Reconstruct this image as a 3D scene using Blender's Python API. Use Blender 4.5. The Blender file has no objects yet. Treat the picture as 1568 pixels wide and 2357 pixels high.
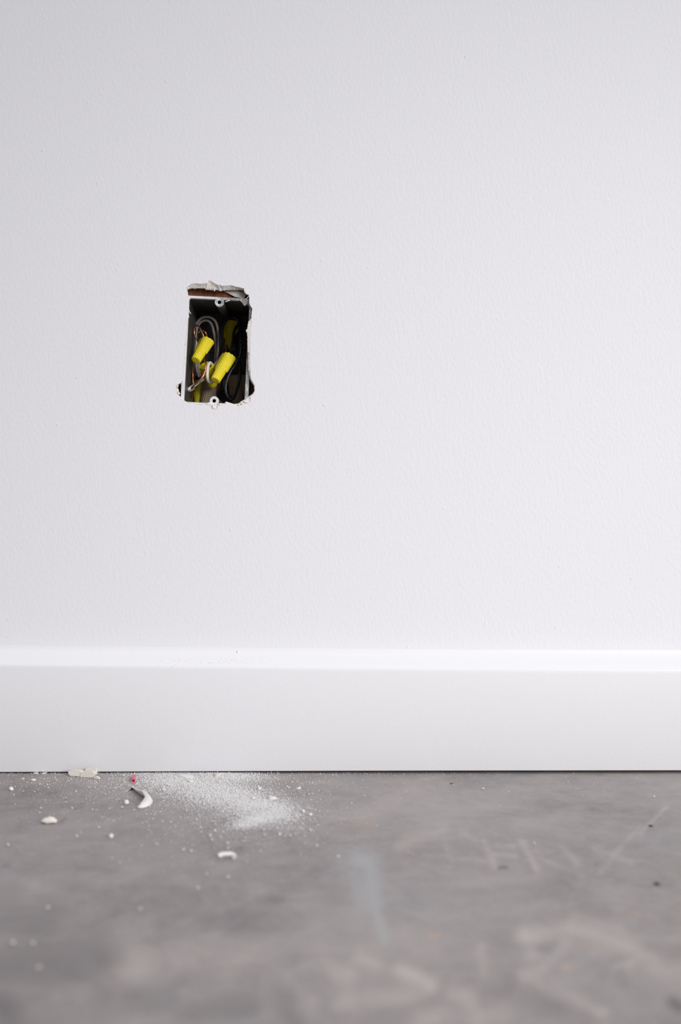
import bpy, bmesh, math, random
import numpy as np
from mathutils import Vector, Matrix, noise as mnoise
random.seed(7); rng = np.random.default_rng(11)
SC = bpy.context.scene; COL = SC.collection

# ------------------------------------------------------------------ camera, world, light
D = 1.05            # lens to wall (m)
S = 0.000365        # metres per photo pixel on the wall plane
H = 0.2168          # lens height above the floor
CX, CY = 784.0, 1178.5
F = D / S           # focal length in pixels
cam_d = bpy.data.cameras.new('camera'); cam = bpy.data.objects.new('camera', cam_d); COL.objects.link(cam)
cam.location = (0, -D, H); cam.rotation_euler = (math.pi/2, 0, 0)
cam_d.sensor_fit = 'VERTICAL'; cam_d.sensor_height = 36.0; cam_d.sensor_width = 24.0
cam_d.lens = 36.0 * F / 2357.0; cam_d.clip_start = 0.01; cam_d.clip_end = 50
cam_d.dof.use_dof = True; cam_d.dof.focus_distance = D + 0.004; cam_d.dof.aperture_fstop = 4.7
SC.camera = cam

W = bpy.data.worlds.new('room_light'); SC.world = W; W.use_nodes = True
bg = W.node_tree.nodes['Background']; bg.inputs[0].default_value = (0.95, 0.96, 1.0, 1); bg.inputs[1].default_value = 0.76

def area(name, loc, target, sx, sy, power, col):
    l = bpy.data.lights.new(name, 'AREA'); l.shape = 'RECTANGLE'; l.size = sx; l.size_y = sy; l.energy = power; l.color = col
    o = bpy.data.objects.new(name, l); COL.objects.link(o); o.location = loc
    o.rotation_euler = (Vector(target) - Vector(loc)).to_track_quat('-Z', 'Y').to_euler()
    return o
key = area('window_daylight', (1.25, -2.05, 0.80), (-0.03, 0.0, 0.02), 1.0, 0.9, 5.5, (1.0, 0.986, 0.985))
key.data.spread = math.radians(58)

SC.view_settings.view_transform = 'Standard'; SC.view_settings.look = 'None'
SC.view_settings.exposure = 0.03; SC.view_settings.gamma = 1.0; SC.view_settings.use_curve_mapping = False

# ------------------------------------------------------------------ helpers
def P(px, py, d=0.0):
    """photo pixel -> point at depth d (m) behind the wall's face"""
    k = S * (D + d) / D
    return Vector(((px - CX) * k, d, H + (CY - py) * k))
def Z(X, Y, d=0.0):
    """coordinates of the enlarged hole study (6.533x, origin 380,630)"""
    return P(380 + X / 6.5333, 630 + Y / 6.5333, d)
def G(px, py, lift=0.0):
    """photo pixel on the floor -> point (x, y, 0)"""
    dist = H * F / (py - CY)
    return Vector(((px - CX) * dist / F, dist - D, lift))
def mmpx(py):
    return H / (py - CY)          # metres per pixel for things standing on the floor there

def mesh_obj(name, verts, faces, mat=None, parent=None, smooth=True, auto=None):
    me = bpy.data.meshes.new(name); me.from_pydata([tuple(v) for v in verts], [], faces); me.update()
    bm = bmesh.new(); bm.from_mesh(me); bmesh.ops.recalc_face_normals(bm, faces=bm.faces); bm.to_mesh(me); bm.free()
    return link(name, me, mat, parent, smooth, auto)
def link(name, me, mat=None, parent=None, smooth=True, auto=None):
    o = bpy.data.objects.new(name, me); COL.objects.link(o)
    if mat: me.materials.append(mat)
    if smooth:
        me.polygons.foreach_set('use_smooth', [True] * len(me.polygons))
        if auto is not None: me.set_sharp_from_angle(angle=math.radians(auto))
    if parent: o.parent = parent
    return o
def from_bm(name, bm, mat=None, parent=None, smooth=True, auto=None):
    me = bpy.data.meshes.new(name); bmesh.ops.recalc_face_normals(bm, faces=bm.faces); bm.to_mesh(me); bm.free()
    return link(name, me, mat, parent, smooth, auto)
def empty(name, loc, rot=None):
    o = bpy.data.objects.new(name, None); COL.objects.link(o); o.location = loc; o.empty_display_size = 0.01
    if rot is not None: o.rotation_euler = rot
    return o
def tag(o, label=None, cat=None, group=None, kind=None):
    if label: o['label'] = label
    if cat: o['category'] = cat
    if group: o['group'] = group
    if kind: o['kind'] = kind
    return o
def rebase(o):
    """move a mesh object's origin to its own lowest centre"""
    me = o.data; n = len(me.vertices); a = np.empty(n * 3); me.vertices.foreach_get('co', a); a = a.reshape(-1, 3)
    c = np.array([(a[:,0].min()+a[:,0].max())/2, (a[:,1].min()+a[:,1].max())/2, a[:,2].min()])
    me.vertices.foreach_set('co', (a - c).ravel()); me.update(); o.location = Vector(c)
    return o

class NT:
    """tiny node-tree builder"""
    def __init__(s, name):
        s.m = bpy.data.materials.new(name); s.m.use_nodes = True; s.t = s.m.node_tree; s.n = s.t.nodes; s.b = s.n['Principled BSDF']
    def add(s, typ, ins=None, **kw):
        nd = s.n.new(typ)
        for k, v in kw.items(): setattr(nd, k, v)
        for k, v in (ins or {}).items(): s.set(nd.inputs[k], v)
        return nd
    def set(s, sock, v):
        if isinstance(v, bpy.types.NodeSocket): s.t.links.new(v, sock)
        else: sock.default_value = v
    def coord(s, kind='Object', scale=(1,1,1), rot=(0,0,0)):
        tc = s.add('ShaderNodeTexCoord')
        return s.add('ShaderNodeMapping', {'Vector': tc.outputs[kind], 'Scale': scale, 'Rotation': rot}).outputs[0]
    def noise(s, vec, scale, detail=2.0, rough=0.5, dist=0.0):
        return s.add('ShaderNodeTexNoise', {'Vector': vec, 'Scale': scale, 'Detail': detail, 'Roughness': rough, 'Distortion': dist}).outputs[0]
    def ramp(s, fac, stops, interp='LINEAR'):
        r = s.add('ShaderNodeValToRGB', {'Fac': fac}); r.color_ramp.interpolation = interp
        e = r.color_ramp.elements
        while len(e) < len(stops): e.new(0.5)
        for i, (p, c) in enumerate(stops):
            e[i].position = p; e[i].color = c if len(c) == 4 else (*c, 1)
        return r.outputs[0]
    def gray(s, fac, a, b):
        if a > b: return s.ramp(fac, [(b, (1,1,1)), (a, (0,0,0))])
        return s.ramp(fac, [(a, (0,0,0)), (b, (1,1,1))])
    def mix(s, f, a, b, blend='MIX'):
        m = s.add('ShaderNodeMix', data_type='RGBA', blend_type=blend)
        s.set(m.inputs[0], f)
        for sock, v in ((m.inputs[6], a), (m.inputs[7], b)):
            s.set(sock, v if isinstance(v, bpy.types.NodeSocket) else (*v, 1))
        return m.outputs[2]
    def math(s, op, a, b=0.0, c=None):
        m = s.add('ShaderNodeMath', operation=op); s.set(m.inputs[0], a); s.set(m.inputs[1], b)
        if c is not None: s.set(m.inputs[2], c)
        return m.outputs[0]
    def bump(s, h, strength, dist, prev=None):
        d = {'Height': h, 'Strength': strength, 'Distance': dist}
        if prev is not None: d['Normal'] = prev
        return s.add('ShaderNodeBump', d).outputs[0]
    def out(s, color=None, rough=0.5, normal=None, **kw):
        if color is not None: s.set(s.b.inputs['Base Color'], color if isinstance(color, bpy.types.NodeSocket) else (*color, 1))
        s.set(s.b.inputs['Roughness'], rough)
        if normal is not None: s.set(s.b.inputs['Normal'], normal)
        for k, v in kw.items(): s.set(s.b.inputs[k.replace('_', ' ')], v)
        return s.m

# ------------------------------------------------------------------ materials
def mat_wall():
    t = NT('white_wall_paint')
    v = t.coord('Object', (1.0, 1.0, 0.62), (0, math.radians(14), 0))
    n1 = t.noise(v, 400, 1.2, 0.45, 0.1)
    n2 = t.noise(v, 150, 2, 0.5)
    h = t.math('ADD', t.gray(n1, 0.30, 0.75), t.math('MULTIPLY', n2, 0.6))
    vo = t.add('ShaderNodeTexVoronoi', {'Vector': t.coord('Object'), 'Scale': 38.0, 'Randomness': 1.0})
    nib = t.gray(vo.outputs[0], 0.045, 0.025)
    b = t.bump(h, 0.36, 0.00026)
    b = t.bump(nib, 0.6, 0.0004, b)
    return t.out((0.838, 0.838, 0.866), 0.55, b, Specular_IOR_Level=0.3)
def mat_trim():
    t = NT('white_trim_paint')
    v = t.coord('Object', (1.0, 1.0, 0.6), (0, math.radians(14), 0))
    n1 = t.noise(v, 800, 1.5, 0.5, 0.1)
    b = t.bump(t.gray(n1, 0.30, 0.75), 0.30, 0.00012)
    # cream scuffs where the caulk was rubbed off by the fall of plaster
    co = t.add('ShaderNodeTexCoord'); sep = t.add('ShaderNodeSeparateXYZ', {0: co.outputs['Object']})
    near = t.math('MULTIPLY', t.gray(t.math('ABSOLUTE', t.math('ADD', sep.outputs[0], 0.105)), 0.06, 0.01),
                  t.gray(t.math('ABSOLUTE', t.math('ADD', sep.outputs[2], -0.0925)), 0.004, 0.001))
    sp = t.math('MULTIPLY', near, t.gray(t.noise(t.coord('Object', (0.5, 1, 1.4)), 700, 3, 0.7), 0.55, 0.66))
    c = t.mix(sp, (0.85, 0.848, 0.872), (0.72, 0.62, 0.54))
    return t.out(c, 0.42, b, Specular_IOR_Level=0.35)
def mat_gypsum(name, base, spot, lo=0.56, hi=0.72, scale=500):
    t = NT(name)
    v = t.coord('Object')
    n = t.noise(v, scale, 4, 0.65); n2 = t.noise(v, scale * 0.35, 3, 0.6)
    c = t.mix(t.gray(n2, lo, hi), base, spot)
    return t.out(c, 0.95, t.bump(n, 0.7, 0.0005), Specular_IOR_Level=0.15)
def mat_plain(name, col, rough, spec=0.5, metal=0.0, var=0.0, scale=300):
    t = NT(name)
    c = col
    if var:
        n = t.noise(t.coord('Object'), scale, 3, 0.6)
        c = t.mix(t.gray(n, 0.35, 0.7), tuple(x * (1 - var) for x in col), tuple(min(1, x * (1 + var * 0.5)) for x in col))
    return t.out(c, rough, Specular_IOR_Level=spec, Metallic=metal)
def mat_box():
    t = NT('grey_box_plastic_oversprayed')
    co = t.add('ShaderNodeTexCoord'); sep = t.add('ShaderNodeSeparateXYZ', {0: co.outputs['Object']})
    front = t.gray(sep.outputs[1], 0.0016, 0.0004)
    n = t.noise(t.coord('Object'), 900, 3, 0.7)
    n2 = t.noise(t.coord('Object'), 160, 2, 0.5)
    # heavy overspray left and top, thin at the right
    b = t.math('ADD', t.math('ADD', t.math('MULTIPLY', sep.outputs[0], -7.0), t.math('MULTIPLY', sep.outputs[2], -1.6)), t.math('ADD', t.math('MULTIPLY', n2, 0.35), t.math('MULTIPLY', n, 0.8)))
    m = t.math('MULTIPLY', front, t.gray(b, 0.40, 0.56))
    base = t.mix(front, (0.060, 0.058, 0.054), (0.25, 0.25, 0.25))  # interior grey darkened to stand for shade; rim keeps the plastic's own grey
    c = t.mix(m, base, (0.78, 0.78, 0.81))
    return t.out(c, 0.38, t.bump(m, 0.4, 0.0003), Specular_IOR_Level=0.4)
def mat_wood():
    t = NT('brown_rough_wood')
    v = t.coord('Object', (1.0, 1.0, 0.12))
    n = t.noise(v, 900, 4, 0.7, 0.5); n2 = t.noise(v, 180, 3, 0.6)
    c = t.ramp(t.math('ADD', t.math('MULTIPLY', n, 0.6), t.math('MULTIPLY', n2, 0.4)),
               [(0.33, (0.06, 0.022, 0.011)), (0.5, (0.20, 0.078, 0.038)), (0.68, (0.34, 0.145, 0.075))])
    return t.out(c, 0.9, t.bump(n, 0.8, 0.0006), Specular_IOR_Level=0.15)
def mat_floor():
    t = NT('worn_grey_concrete')
    v = t.coord('Object')
    big = t.noise(v, 5.5, 4, 0.62, 0.6)
    vs = t.coord('Object', (1.0, 0.8, 1), (0, 0, math.radians(24)))
    mid = t.noise(vs, 21, 5, 0.66, 0.9)
    fine = t.noise(v, 700, 3, 0.7)
    grit = t.noise(v, 2600, 2, 0.6)
    hue = t.noise(v, 11, 3, 0.6)
    base = t.ramp(t.math('ADD', t.math('MULTIPLY', big, 0.55), t.math('MULTIPLY', mid, 0.45)),
                  [(0.36, (0.205, 0.178, 0.171)), (0.5, (0.318, 0.284, 0.273)), (0.64, (0.425, 0.380, 0.362))])
    base = t.mix(t.gray(hue, 0.50, 0.68), base, t.mix(0.4, base, (0.24, 0.25, 0.258)))
    base = t.mix(t.math('MULTIPLY', t.gray(fine, 0.35, 0.7), 0.30), base, t.mix(0.5, base, (0.40, 0.375, 0.37)))
    base = t.mix(t.math('MULTIPLY', t.gray(grit, 0.4, 0.75), 0.25), base, (0.13, 0.12, 0.12))
    # fine scratches in two directions
    m3 = t.noise(t.coord('Object', (1.1, 0.8, 1), (0, 0, math.radians(-15))), 85, 5, 0.72, 0.8)
    base = t.mix(t.math('MULTIPLY', t.gray(m3, 0.40, 0.66), 0.35), base, (0.42, 0.375, 0.36))
    s1 = t.gray(t.noise(t.coord('Object', (0.05, 1.0, 1), (0, 0, math.radians(-33))), 420, 3, 0.7), 0.63, 0.72)
    s2 = t.gray(t.noise(t.coord('Object', (0.06, 1.0, 1), (0, 0, math.radians(20))), 300, 3, 0.7), 0.65, 0.74)
    base = t.mix(t.math('MULTIPLY', t.math('ADD', s1, s2), 0.16), base, (0.46, 0.42, 0.40))
    at = t.add('ShaderNodeAttribute', attribute_name='stain'); sep = t.add('ShaderNodeSeparateColor', {0: at.outputs['Color']})
    wob = t.add('ShaderNodeMapRange', {'Value': mid, 'From Min': 0.36, 'From Max': 0.62, 'To Min': 0.55, 'To Max': 1.35}).outputs[0]
    base = t.mix(t.math('MINIMUM', t.math('MULTIPLY', sep.outputs[0], wob), 0.9), base, (0.53, 0.472, 0.447))          # pale scuffs
    base = t.mix(sep.outputs[1], base, (0.115, 0.105, 0.107))        # dark marks
    base = t.mix(sep.outputs[2], base, (0.58, 0.40, 0.27))           # ochre drips
    at2 = t.add('ShaderNodeAttribute', attribute_name='film'); sp2 = t.add('ShaderNodeSeparateColor', {0: at2.outputs['Color']})
    base = t.mix(sp2.outputs[0], base, (0.42, 0.43, 0.44))          # bluish wiped film
    dust = t.math('MULTIPLY', sp2.outputs[1], t.gray(fine, 0.25, 0.65))
    base = t.mix(dust, base, (0.74, 0.72, 0.72))                     # thin plaster dust
    r = t.math('ADD', 0.44, t.math('MULTIPLY', mid, 0.20))
    b = t.bump(t.math('ADD', fine, t.math('MULTIPLY', grit, 0.5)), 0.25, 0.00025)
    return t.out(base, r, b, Specular_IOR_Level=0.32)
def mat_black_wire(dusty):
    t = NT('black_wire_insulation_dusty' if dusty else 'black_wire_insulation')
    c = (0.012, 0.013, 0.016)
    if dusty:
        n = t.noise(t.coord('Object'), 1500, 3, 0.75)
        c = t.mix(t.gray(n, 0.60, 0.70), c, (0.55, 0.52, 0.5))
    return t.out(c, 0.36, Specular_IOR_Level=0.5)
M = dict(
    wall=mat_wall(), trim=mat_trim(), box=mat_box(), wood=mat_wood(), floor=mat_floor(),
    gypsum=mat_gypsum('broken_gypsum', (0.86, 0.825, 0.785), (0.56, 0.40, 0.30), 0.60, 0.74, 420),
    plaster=mat_gypsum('cream_plaster', (0.80, 0.765, 0.69), (0.62, 0.52, 0.42), 0.66, 0.8, 900),
    white_crumb=mat_gypsum('white_plaster', (0.84, 0.82, 0.80), (0.72, 0.68, 0.63), 0.6, 0.8, 900),
    dust=mat_plain('plaster_dust', (0.84, 0.825, 0.825), 0.95, 0.1),
    paper=mat_plain('torn_white_paper', (0.74, 0.70, 0.68), 0.8, 0.2, 0, 0.06, 250),
    kraft=mat_plain('brown_kraft_paper', (0.42, 0.27, 0.14), 0.85, 0.15, 0, 0.25, 500),
    flake=mat_plain('white_paint_flake', (0.88, 0.87, 0.88), 0.5, 0.3),
    yellow=mat_plain('yellow_connector_plastic', (0.86, 0.72, 0.028), 0.36, 0.45, 0, 0.05, 200),
    tan=mat_plain('tan_connector_plastic', (0.46, 0.36, 0.25), 0.42, 0.4, 0, 0.05, 200),
    whitewire=mat_plain('white_wire_insulation', (0.80, 0.735, 0.705), 0.35, 0.5, 0, 0.05, 150),
    shadewire=mat_plain('shaded_white_wire_insulation', (0.52, 0.465, 0.42), 0.42, 0.4, 0, 0.08, 150),  # white insulation darkened to stand for shade deep in the box
    copper=mat_plain('bare_copper', (0.86, 0.36, 0.19), 0.28, 0.5, 1.0, 0.12, 700),
    black=mat_black_wire(False), blackdust=mat_black_wire(True),
    steel=mat_plain('connector_spring_steel', (0.25, 0.22, 0.16), 0.4, 0.5, 0.8),
    pink=mat_plain('pink_wire_insulation', (0.80, 0.12, 0.18), 0.4, 0.45, 0, 0.12, 500),
    lining=mat_plain('dark_sheathing', (0.10, 0.075, 0.06), 0.9, 0.1, 0, 0.2, 60),
    darkchip=mat_plain('dark_grit', (0.04, 0.035, 0.035), 0.8, 0.2),
    amber=mat_plain('orange_grit', (0.62, 0.28, 0.08), 0.8, 0.2),
)

# ------------------------------------------------------------------ wall with the torn hole
# outer paper edge (X, Y) and broken inner edge (iX, iY, depth mm), in hole-study coordinates
HOLE = [
 (318,212,335,262,4.5),(345,185,350,236,4.5),(392,155,400,222,4.5),(450,143,450,222,4.5),(520,150,505,222,4.5),(600,148,600,226,4.5),
 (640,140,615,246,4.5),(648,108,660,245,4.5),(675,93,690,250,4.5),(700,112,722,250,4.5),(745,145,780,248,4.5),(795,168,830,262,4.5),
 (815,155,860,258,4.5),(840,180,880,255,4.5),(930,180,960,247,4.5),(1000,172,1010,247,4.5),(1060,193,1080,247,4.5),(1150,212,1150,245,4.5),
 (1190,222,1187,250,4.5),(1192,255,1189,275,4.5),(1218,300,1206,310,4.5),(1258,318,1245,320,8),(1268,360,1262,362,6),(1266,440,1262,440,5),
 (1290,490,1284,490,5),(1312,525,1308,525,5),(1303,610,1300,610,5),(1300,680,1290,690,3),
 (1306,720,1255,715,0.9),(1302,790,1240,800,0.9),(1292,850,1228,850,0.9),(1286,950,1236,950,0.9),(1282,1080,1238,1080,0.9),(1284,1150,1242,1150,0.9),
 (1280,1250,1250,1250,0.9),(1282,1350,1252,1350,0.9),(1284,1430,1252,1430,0.9),(1287,1520,1262,1520,3),(1292,1580,1275,1585,4),(1312,1610,1292,1620,5),
 (1347,1680,1335,1690,4.5),(1352,1760,1341,1765,5),(1326,1810,1318,1805,3),(1285,1845,1265,1838,2),(1292,1890,1225,1868,2),
 (1287,1935,1200,1890,2),(1242,1972,1150,1915,2),(1182,1987,1110,1945,2),(1092,2002,1060,1958,2),(1050,1987,1020,1955,2),(980,1967,960,1935,2),
 (930,1952,915,1920,2),(900,1967,890,1950,2),(850,1987,830,1945,2),(792,1997,790,1950,2),(777,2037,762,1965,2),(735,2052,735,1968,2),
 (700,2032,710,1960,2),(690,1987,685,1925,2),(640,1987,640,1938,2),(590,1987,590,1957,2),(540,1977,535,1960,2),(470,1963,470,1955,2),
 (400,1953,400,1947,2),(340,1941,345,1932,2),(285,1916,290,1906,2),(235,1881,242,1868,2),(195,1846,215,1830,4),(172,1790,202,1780,8),
 (162,1720,197,1720,9),(168,1680,200,1690,10),(200,1660,216,1662,10),(238,1640,246,1645,4),(266,1600,272,1602,1.8),(276,1500,282,1500,1.8),
 (283,1400,290,1400,1.8),(288,1300,295,1300,1.8),(295,1150,302,1150,1.8),(308,1000,315,1000,1.8),(323,850,330,850,1.8),(338,700,345,700,1.8),
 (352,640,358,640,1.8),(357,560,363,560,1.8),(358,480,364,480,1.8),(352,400,358,400,1.8),(345,330,352,330,2.5),(330,280,346,285,4.5)]
def dense_hole(step=7.0):
    out = []
    n = len(HOLE)
    for i in range(n):
        a, b = HOLE[i], HOLE[(i+1) % n]
        L = max(math.hypot(b[0]-a[0], b[1]-a[1]), math.hypot(b[2]-a[2], b[3]-a[3])); k = max(1, int(L / step))
        for j in range(k):
            u = j / k
            out.append([a[q] + (b[q]-a[q]) * u for q in range(5)])
    for i, r in enumerate(out):
        s = 0.10
        amp = 5.0 if r[1] < 320 or r[1] > 1640 else 4.0
        r[0] += amp * mnoise.noise((r[0]*s, r[1]*s, 1.7)) + 0.5*amp*mnoise.noise((r[0]*.35, r[1]*.35, 4.7))
        r[1] += amp * mnoise.noise((r[0]*s, r[1]*s, 9.1))
        amp *= 1.6
        r[2] += amp * mnoise.noise((r[2]*s, r[3]*s, 21.7)); r[3] += amp * mnoise.noise((r[2]*s, r[3]*s, 35.1))
    return out
DH = dense_hole()
bm = bmesh.new()
WX, WT = 3.0, 2.5
hole_v = [bm.verts.new(Z(r[0], r[1], 0)) for r in DH]
rect = [bm.verts.new(v) for v in ((-WX,0,0), (WX,0,0), (WX,0,WT), (-WX,0,WT))]
ed = []
for loop in (hole_v, rect):
    for i in range(len(loop)): ed.append(bm.edges.new((loop[i], loop[(i+1) % len(loop)])))
bmesh.ops.triangle_fill(bm, use_beauty=True, use_dissolve=False, edges=ed)
bad = [f for f in bm.faces if False]
# the sheet's outer sides and back rim
back = [bm.verts.new((v.co.x, 0.0127, v.co.z)) for v in rect]
for i in range(4): bm.faces.new((rect[i], rect[(i+1)%4], back[(i+1)%4], back[i]))
wall = from_bm('wall_back', bm, M['wall'], smooth=False)
tag(wall, 'white painted drywall with fine roller texture and a torn hole', kind='structure')
# broken gypsum reveal
rings = []
K = 6
for r in DH:
    a = Z(r[0], r[1], 0.0); d = r[4] / 1000
    b = Z(r[2], r[3], d)
    row = []
    for k in range(K):
        u = k / (K-1)
        p = a.lerp(b, u)
        p.y = d * (u ** 0.8)
        if 0 < k < K-1:
            q = p * 900
            w = mnoise.noise_vector(q) * 0.00045 + mnoise.noise_vector(p * 2600) * 0.0002
            p += w * min(1.0, 0.3 + d/0.006); p.y = max(p.y, 0.0001)
        row.append(p)
    # on straight to the back of the board, just outside the broken lip
    ctr = Z(790, 1050, 0); out_dir = Vector((b.x - ctr.x, 0, b.z - ctr.z)).normalized()
    row.append(Vector((b.x, min(max(d + 0.002, 0.004), 0.0127), b.z)) + out_dir * (0.0008 if d < 0.006 else 0.0))
    row.append(Vector((b.x, 0.0127, b.z)) + out_dir * (0.0014 if d < 0.006 else 0.0003))
    row.append(Vector((b.x, 0.0127, b.z)) + out_dir * 0.03)
    rings.append(row)
vs = [p for row in rings for p in row]; R = len(rings[0]); N = len(rings)
fs = [(i*R+k, ((i+1)%N)*R+k, ((i+1)%N)*R+k+1, i*R+k+1) for i in range(N) for k in range(R-1)]
gy = mesh_obj('gypsum_edge', vs, fs, M['gypsum'], wall)
tag(gy, 'crumbly cream gypsum broken round the hole')
# back lining of the stud bay so that no light comes through from behind
bm = bmesh.new()
c = [bm.verts.new(v) for v in ((-WX,0.0135,0.0),(WX,0.0135,0.0),(WX,0.0135,WT),(-WX,0.0135,WT),(-WX,0.12,0.0),(WX,0.12,0.0),(WX,0.12,WT),(-WX,0.12,WT))]
for f in ((4,5,6,7),(0,1,5,4),(1,2,6,5),(2,3,7,6),(3,0,4,7)): bm.faces.new([c[i] for i in f])
tag(from_bm('wall_outer', bm, M['lining'], smooth=False), 'dark sheathing closing the stud bay behind the drywall', kind='structure')

bm = bmesh.new()  # unseen wall added behind the camera to cut frontal light into the box
c = [bm.verts.new(v) for v in ((-WX,-2.5,0),(WX,-2.5,0),(WX,-2.5,WT),(-WX,-2.5,WT),(-WX,-2.6,0),(WX,-2.6,0),(WX,-2.6,WT),(-WX,-2.6,WT))]
for f in ((0,1,2,3),(4,5,6,7),(0,1,5,4),(1,2,6,5),(2,3,7,6),(3,0,4,7)): bm.faces.new([c[i] for i in f])
tag(from_bm('wall_front_blocker', bm, mat_plain('grey_blocker_paint', (0.27, 0.27, 0.28), 0.8, 0.2), smooth=False), 'unseen grey wall added behind the viewer to cut frontal light', kind='structure')

def poly_plate(name, pts, thick, mat, parent=None, curl=None, smooth=False):
    """pts: (X,Y,depth_m) in hole-study coordinates -> thin solid plate"""
    front = [Z(x, y, d) for x, y, d in pts]
    bm = bmesh.new()
    f = bm.faces.new([bm.verts.new(p) for p in front])
    r = bmesh.ops.extrude_face_region(bm, geom=[f])
    bmesh.ops.translate(bm, vec=(0, thick, 0), verts=[g for g in r['geom'] if isinstance(g, bmesh.types.BMVert)])
    bmesh.ops.triangulate(bm, faces=[q for q in bm.faces if len(q.verts) > 4])
    return from_bm(name, bm, mat, parent, smooth)

def curved_sheet(name, top, bot, mat, parent, thick=0.0005, belly=0.0, nu=24, nv=8):
    """sheet lofted between two polylines of (X,Y,d) points, bellying forward by belly metres"""
    def samp(pl, u):
        x = u * (len(pl)-1); i = min(int(x), len(pl)-2); f = x - i
        a, b = pl[i], pl[i+1]
        return Z(a[0]+(b[0]-a[0])*f, a[1]+(b[1]-a[1])*f, a[2]+(b[2]-a[2])*f)
    V = []
    for side in (0, 1):
        for i in range(nu+1):
            t, b = samp(top, i/nu), samp(bot, i/nu)
            for j in range(nv+1):
                v = j/nv; p = t.lerp(b, v); p.y -= belly * math.sin(math.pi * v) ; p.y += side * thick
                V.append(p)
    n = (nu+1)*(nv+1); fs = []
    for i in range(nu):
        for j in range(nv):
            a = i*(nv+1)+j; q = (a, a+nv+1, a+nv+2, a+1)
            fs.append(q); fs.append(tuple(n+x for x in reversed(q)))
    for i in range(nu):
        for j in (0, nv):
            a = i*(nv+1)+j; b = a+nv+1; fs.append((a, b, n+b, n+a))
    for j in range(nv):
        for i in (0, nu):
            a = i*(nv+1)+j; fs.append((a, a+1, n+a+1, n+a))
    return mesh_obj(name, V, fs, mat, parent, True, 50)
o = curved_sheet('torn_paper_flap',
    [(885,268,.0112),(950,249,.0112),(1030,245,.0112),(1100,256,.0112),(1170,282,.011),(1212,318,.0105)],
    [(886,270,.0112),(945,294,.0108),(1005,322,.0104),(1050,347,.010),(1110,358,.0096),(1168,388,.0094)][:5] + [(1195,386,.0094)],
    M['paper'], wall, belly=0.0006)
tag(o, 'smooth greyish white paper torn and hanging at the top right')
o = curved_sheet('kraft_paper_strip', [(1060,243,.0108),(1130,244,.0108),(1187,246,.0106),(1218,314,.0098)],
    [(1062,247,.0108),(1130,258,.0107),(1180,280,.0104),(1206,316,.0098)], M['kraft'], wall)
tag(o, 'brown kraft backing paper bared at the tear')

def lump_mesh(name, r, seed, sub=2, squash=(1,1,1), rough=0.35):
    bm = bmesh.new(); bmesh.ops.create_icosphere(bm, subdivisions=sub, radius=1.0)
    for v in bm.verts:
        n = mnoise.noise(v.co * 1.3 + Vector((seed*7.3, seed*1.9, 0))) + 0.5*mnoise.noise(v.co * 3.1 + Vector((0, seed*3.3, 5)))
        v.co = Vector((v.co.x*squash[0], v.co.y*squash[1], v.co.z*squash[2])) * (1 + rough*n) * r
    me = bpy.data.meshes.new(name); bm.to_mesh(me); bm.free()
    return me
def sliver(name, pts, w, mat, parent, thick=0.0003):
    """narrow raised strip along (X,Y,d) points; w in study px (half width at middle)"""
    V = []; fs = []
    n = len(pts)
    for i, (x, y, d) in enumerate(pts):
        a = pts[max(i-1,0)]; b = pts[min(i+1,n-1)]
        tx, ty = b[0]-a[0], b[1]-a[1]; L = math.hypot(tx, ty) or 1; nx, ny = -ty/L, tx/L
        ww = w * (0.35 + 0.65*math.sin(math.pi*(i+0.35)/(n-0.3)))
        V += [Z(x+nx*ww, y+ny*ww, d), Z(x, y, d-thick), Z(x-nx*ww, y-ny*ww, d), Z(x, y, d+thick)]
    for i in range(n-1):
        for k in range(4): fs.append((i*4+k, i*4+(k+1)%4, i*4+4+(k+1)%4, i*4+4+k))
    fs += [(0,1,2,3), tuple((n-1)*4+k for k in range(4))]
    return mesh_obj(name, V, fs, mat, parent, False)
for pts, w in (([(738,222,.003),(742,245,.003),(744,266,.003)], 8), ([(838,212,.003),(828,240,.003),(822,264,.003)], 7),
               ([(1254,335,.001),(1246,352,.001),(1228,372,.001),(1208,386,.001)], 5),
               ([(358,545,.001),(368,572,.001),(380,590,.001),(388,606,.001)], 6), ([(352,610,.0012),(357,640,.0012),(361,662,.0012)], 5),
               ([(1270,445,.0006),(1290,462,.0006),(1302,478,.0006)], 7), ([(1240,840,.001),(1226,860,.001),(1222,874,.001)], 9),
               ([(905,425,.0025),(940,408,.0022),(978,402,.002)], 8),
               ([(262,1600,.0002),(264,1620,.0),(262,1640,.0)], 4)):
    sliver('paint_flake', pts, w, M['flake'] if pts[0][0] not in (1240,) else M['gypsum'], wall)
for pts, w in (([(176,375,0),(171,520,0),(163,648,0)], 1.6), ([(60,838,0),(95,850,0),(118,846,0)], 3.0),
               ([(120,1640,0),(150,1662,0),(176,1680,0)], 2.6)):
    sliver('paint_ridge', pts, w, M['wall'], wall, 0.00007)
for px, py, r in ((1363,1011,.00050),(1017,591,.00032),(1084,1036,.00028),(325,739,.00025),(83,64,.0003),(9,71,.0003),(705,1406,.0004),(443,978,.00035)):
    o = link('wall_speck', lump_mesh('wall_speck', r, px, 1, (1.2,.4,.8), .4), M['box'], wall); o.location = P(px, py, 0)
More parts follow.
